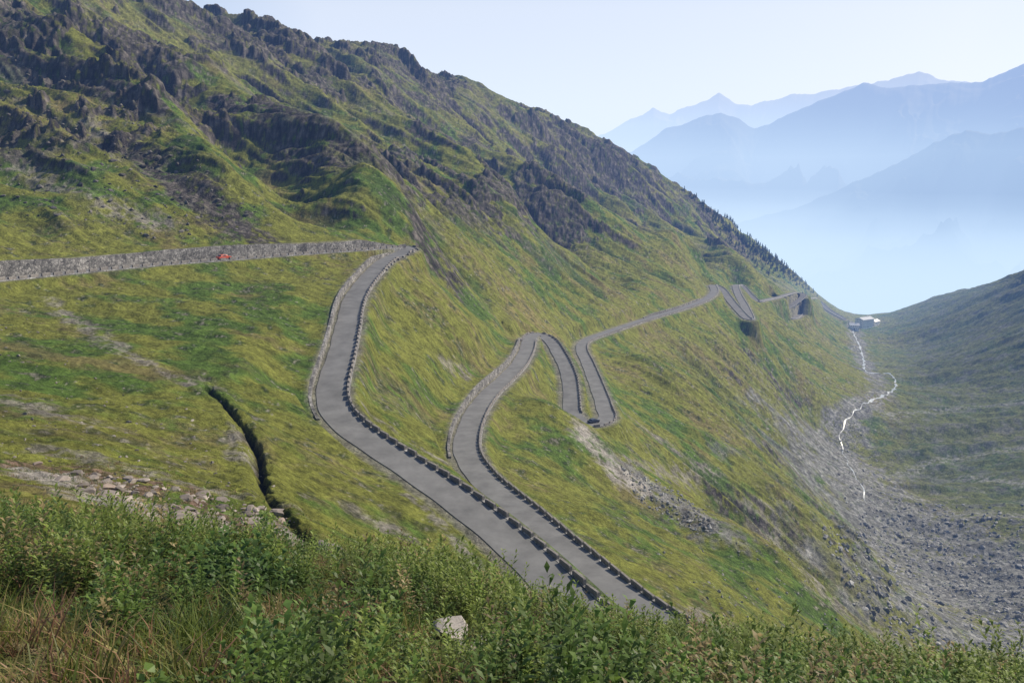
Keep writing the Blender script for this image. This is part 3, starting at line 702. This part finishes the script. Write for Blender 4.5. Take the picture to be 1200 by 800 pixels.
ridge('distant_mountains',[(560,230),(640,215),(700,190),(740,178),(780,152),(815,140),(845,131),(868,142),(884,150),(905,144),(960,118),(1012,97),(1030,103),(1060,100),(1100,97),(1150,96),(1178,84),(1200,74),(1300,60),(1500,90)],9000,-1300,4200,3000,1300,3,4,(.06,.07,.05))
ridge('distant_mountains',[(560,200),(690,165),(725,148),(765,127),(785,133),(812,124),(842,110),(862,120),(880,124),(925,112),(960,108),(1010,101),(1045,92),(1075,84),(1100,93),(1180,100),(1500,90)],17500,-1300,5000,3500,1100,13,5,(.10,.10,.10))
ridge('distant_mountains',[(860,262),(930,245),(1000,214),(1050,192),(1095,168),(1132,151),(1160,158),(1200,150),(1300,120),(1500,100)],6600,-1300,2600,2200,1000,23,4,(.05,.065,.045))

# ---------------------------------------------------------------- haze
def hazebox(name,x0,x1,y0,y1,z0,z1,sig,linf):
    m,nt,out=nodes(name+'_glow_air'); L=nt.links
    mxs=max(sig)*1.0001; ab=N(nt,'ShaderNodeVolumeAbsorption'); ab.inputs['Color'].default_value=(1-sig[0]/mxs,1-sig[1]/mxs,1-sig[2]/mxs,1); ab.inputs['Density'].default_value=mxs
    e=[s*l for s,l in zip(sig,linf)]; me_=max(e); em=N(nt,'ShaderNodeEmission'); em.inputs['Color'].default_value=(e[0]/me_,e[1]/me_,e[2]/me_,1); em.inputs['Strength'].default_value=me_  # volume emission stands in for sunlight scattered by the haze
    a=N(nt,'ShaderNodeAddShader'); L.new(ab.outputs[0],a.inputs[0]); L.new(em.outputs[0],a.inputs[1]); L.new(a.outputs[0],out.inputs['Volume'])
    mkmesh(name,boxv(x0,x1,y0,y1,z0,z1),BF,m)
hazebox('valley_haze',-6000,14000,-500,28000,-1600,900,(.34e-4,.54e-4,1.05e-4),(.80,.93,1.14))
hazebox('distant_haze',-6400,15000,3400,28100,-1610,5200,(.30e-4,.34e-4,.40e-4),(1.10,1.06,1.04))
for i,(top,y0,y1,sg) in enumerate([(-238,330,27800,.9e-4),(-205,400,27700,.5e-4),(-172,1190,2500,4.6e-4),(-150,900,27650,.7e-4),(-270,1400,27620,.8e-4),(-330,1500,27600,1.0e-4),(-420,1600,27500,1.0e-4),(-520,1650,27480,1.0e-4),
                                (130,1700,27400,.42e-4),(200,1900,27300,.34e-4),(280,2100,27200,.28e-4),(370,2300,27100,.24e-4),(480,2500,27000,.15e-4)]):
    hazebox('morning_mist',-5900+7*i,13900-7*i,y0,y1,-1590+5*i,top,(sg*.83,sg*.95,sg*1.12),(.70,.88,1.07))

# ---------------------------------------------------------------- light
SEL,SAZ=math.radians(38),math.radians(62)
w=bpy.data.worlds.new('World'); bpy.context.scene.world=w; w.use_nodes=True; nt=w.node_tree
bg=nt.nodes['Background']; sk=nt.nodes.new('ShaderNodeTexSky'); sk.sky_type='NISHITA'; sk.sun_disc=False; sk.sun_elevation=SEL; sk.sun_rotation=SAZ; sk.altitude=2500; sk.dust_density=6.0
nt.links.new(sk.outputs[0],bg.inputs['Color']); bg.inputs['Strength'].default_value=.11
sd=bpy.data.lights.new('sun','SUN'); sd.energy=5.0; sd.angle=math.radians(.5); sd.color=(1,.95,.86)
so=bpy.data.objects.new('sun',sd); bpy.context.scene.collection.objects.link(so)
d=Vector((math.sin(SAZ)*math.cos(SEL),math.cos(SAZ)*math.cos(SEL),math.sin(SEL))); so.rotation_euler=d.to_track_quat('Z','Y').to_euler()
cam=bpy.data.cameras.new('camera'); co=bpy.data.objects.new('camera',cam); bpy.context.scene.collection.objects.link(co)
cam.lens=36*F/1200; cam.sensor_width=36; cam.clip_start=.1; cam.clip_end=80000; co.rotation_euler=(math.radians(90)-PIT,0,0)
bpy.context.scene.camera=co
sc=bpy.context.scene; sc.view_settings.view_transform='Standard'; sc.view_settings.look='None'; sc.view_settings.exposure=0
print('done',time.time()-T0)
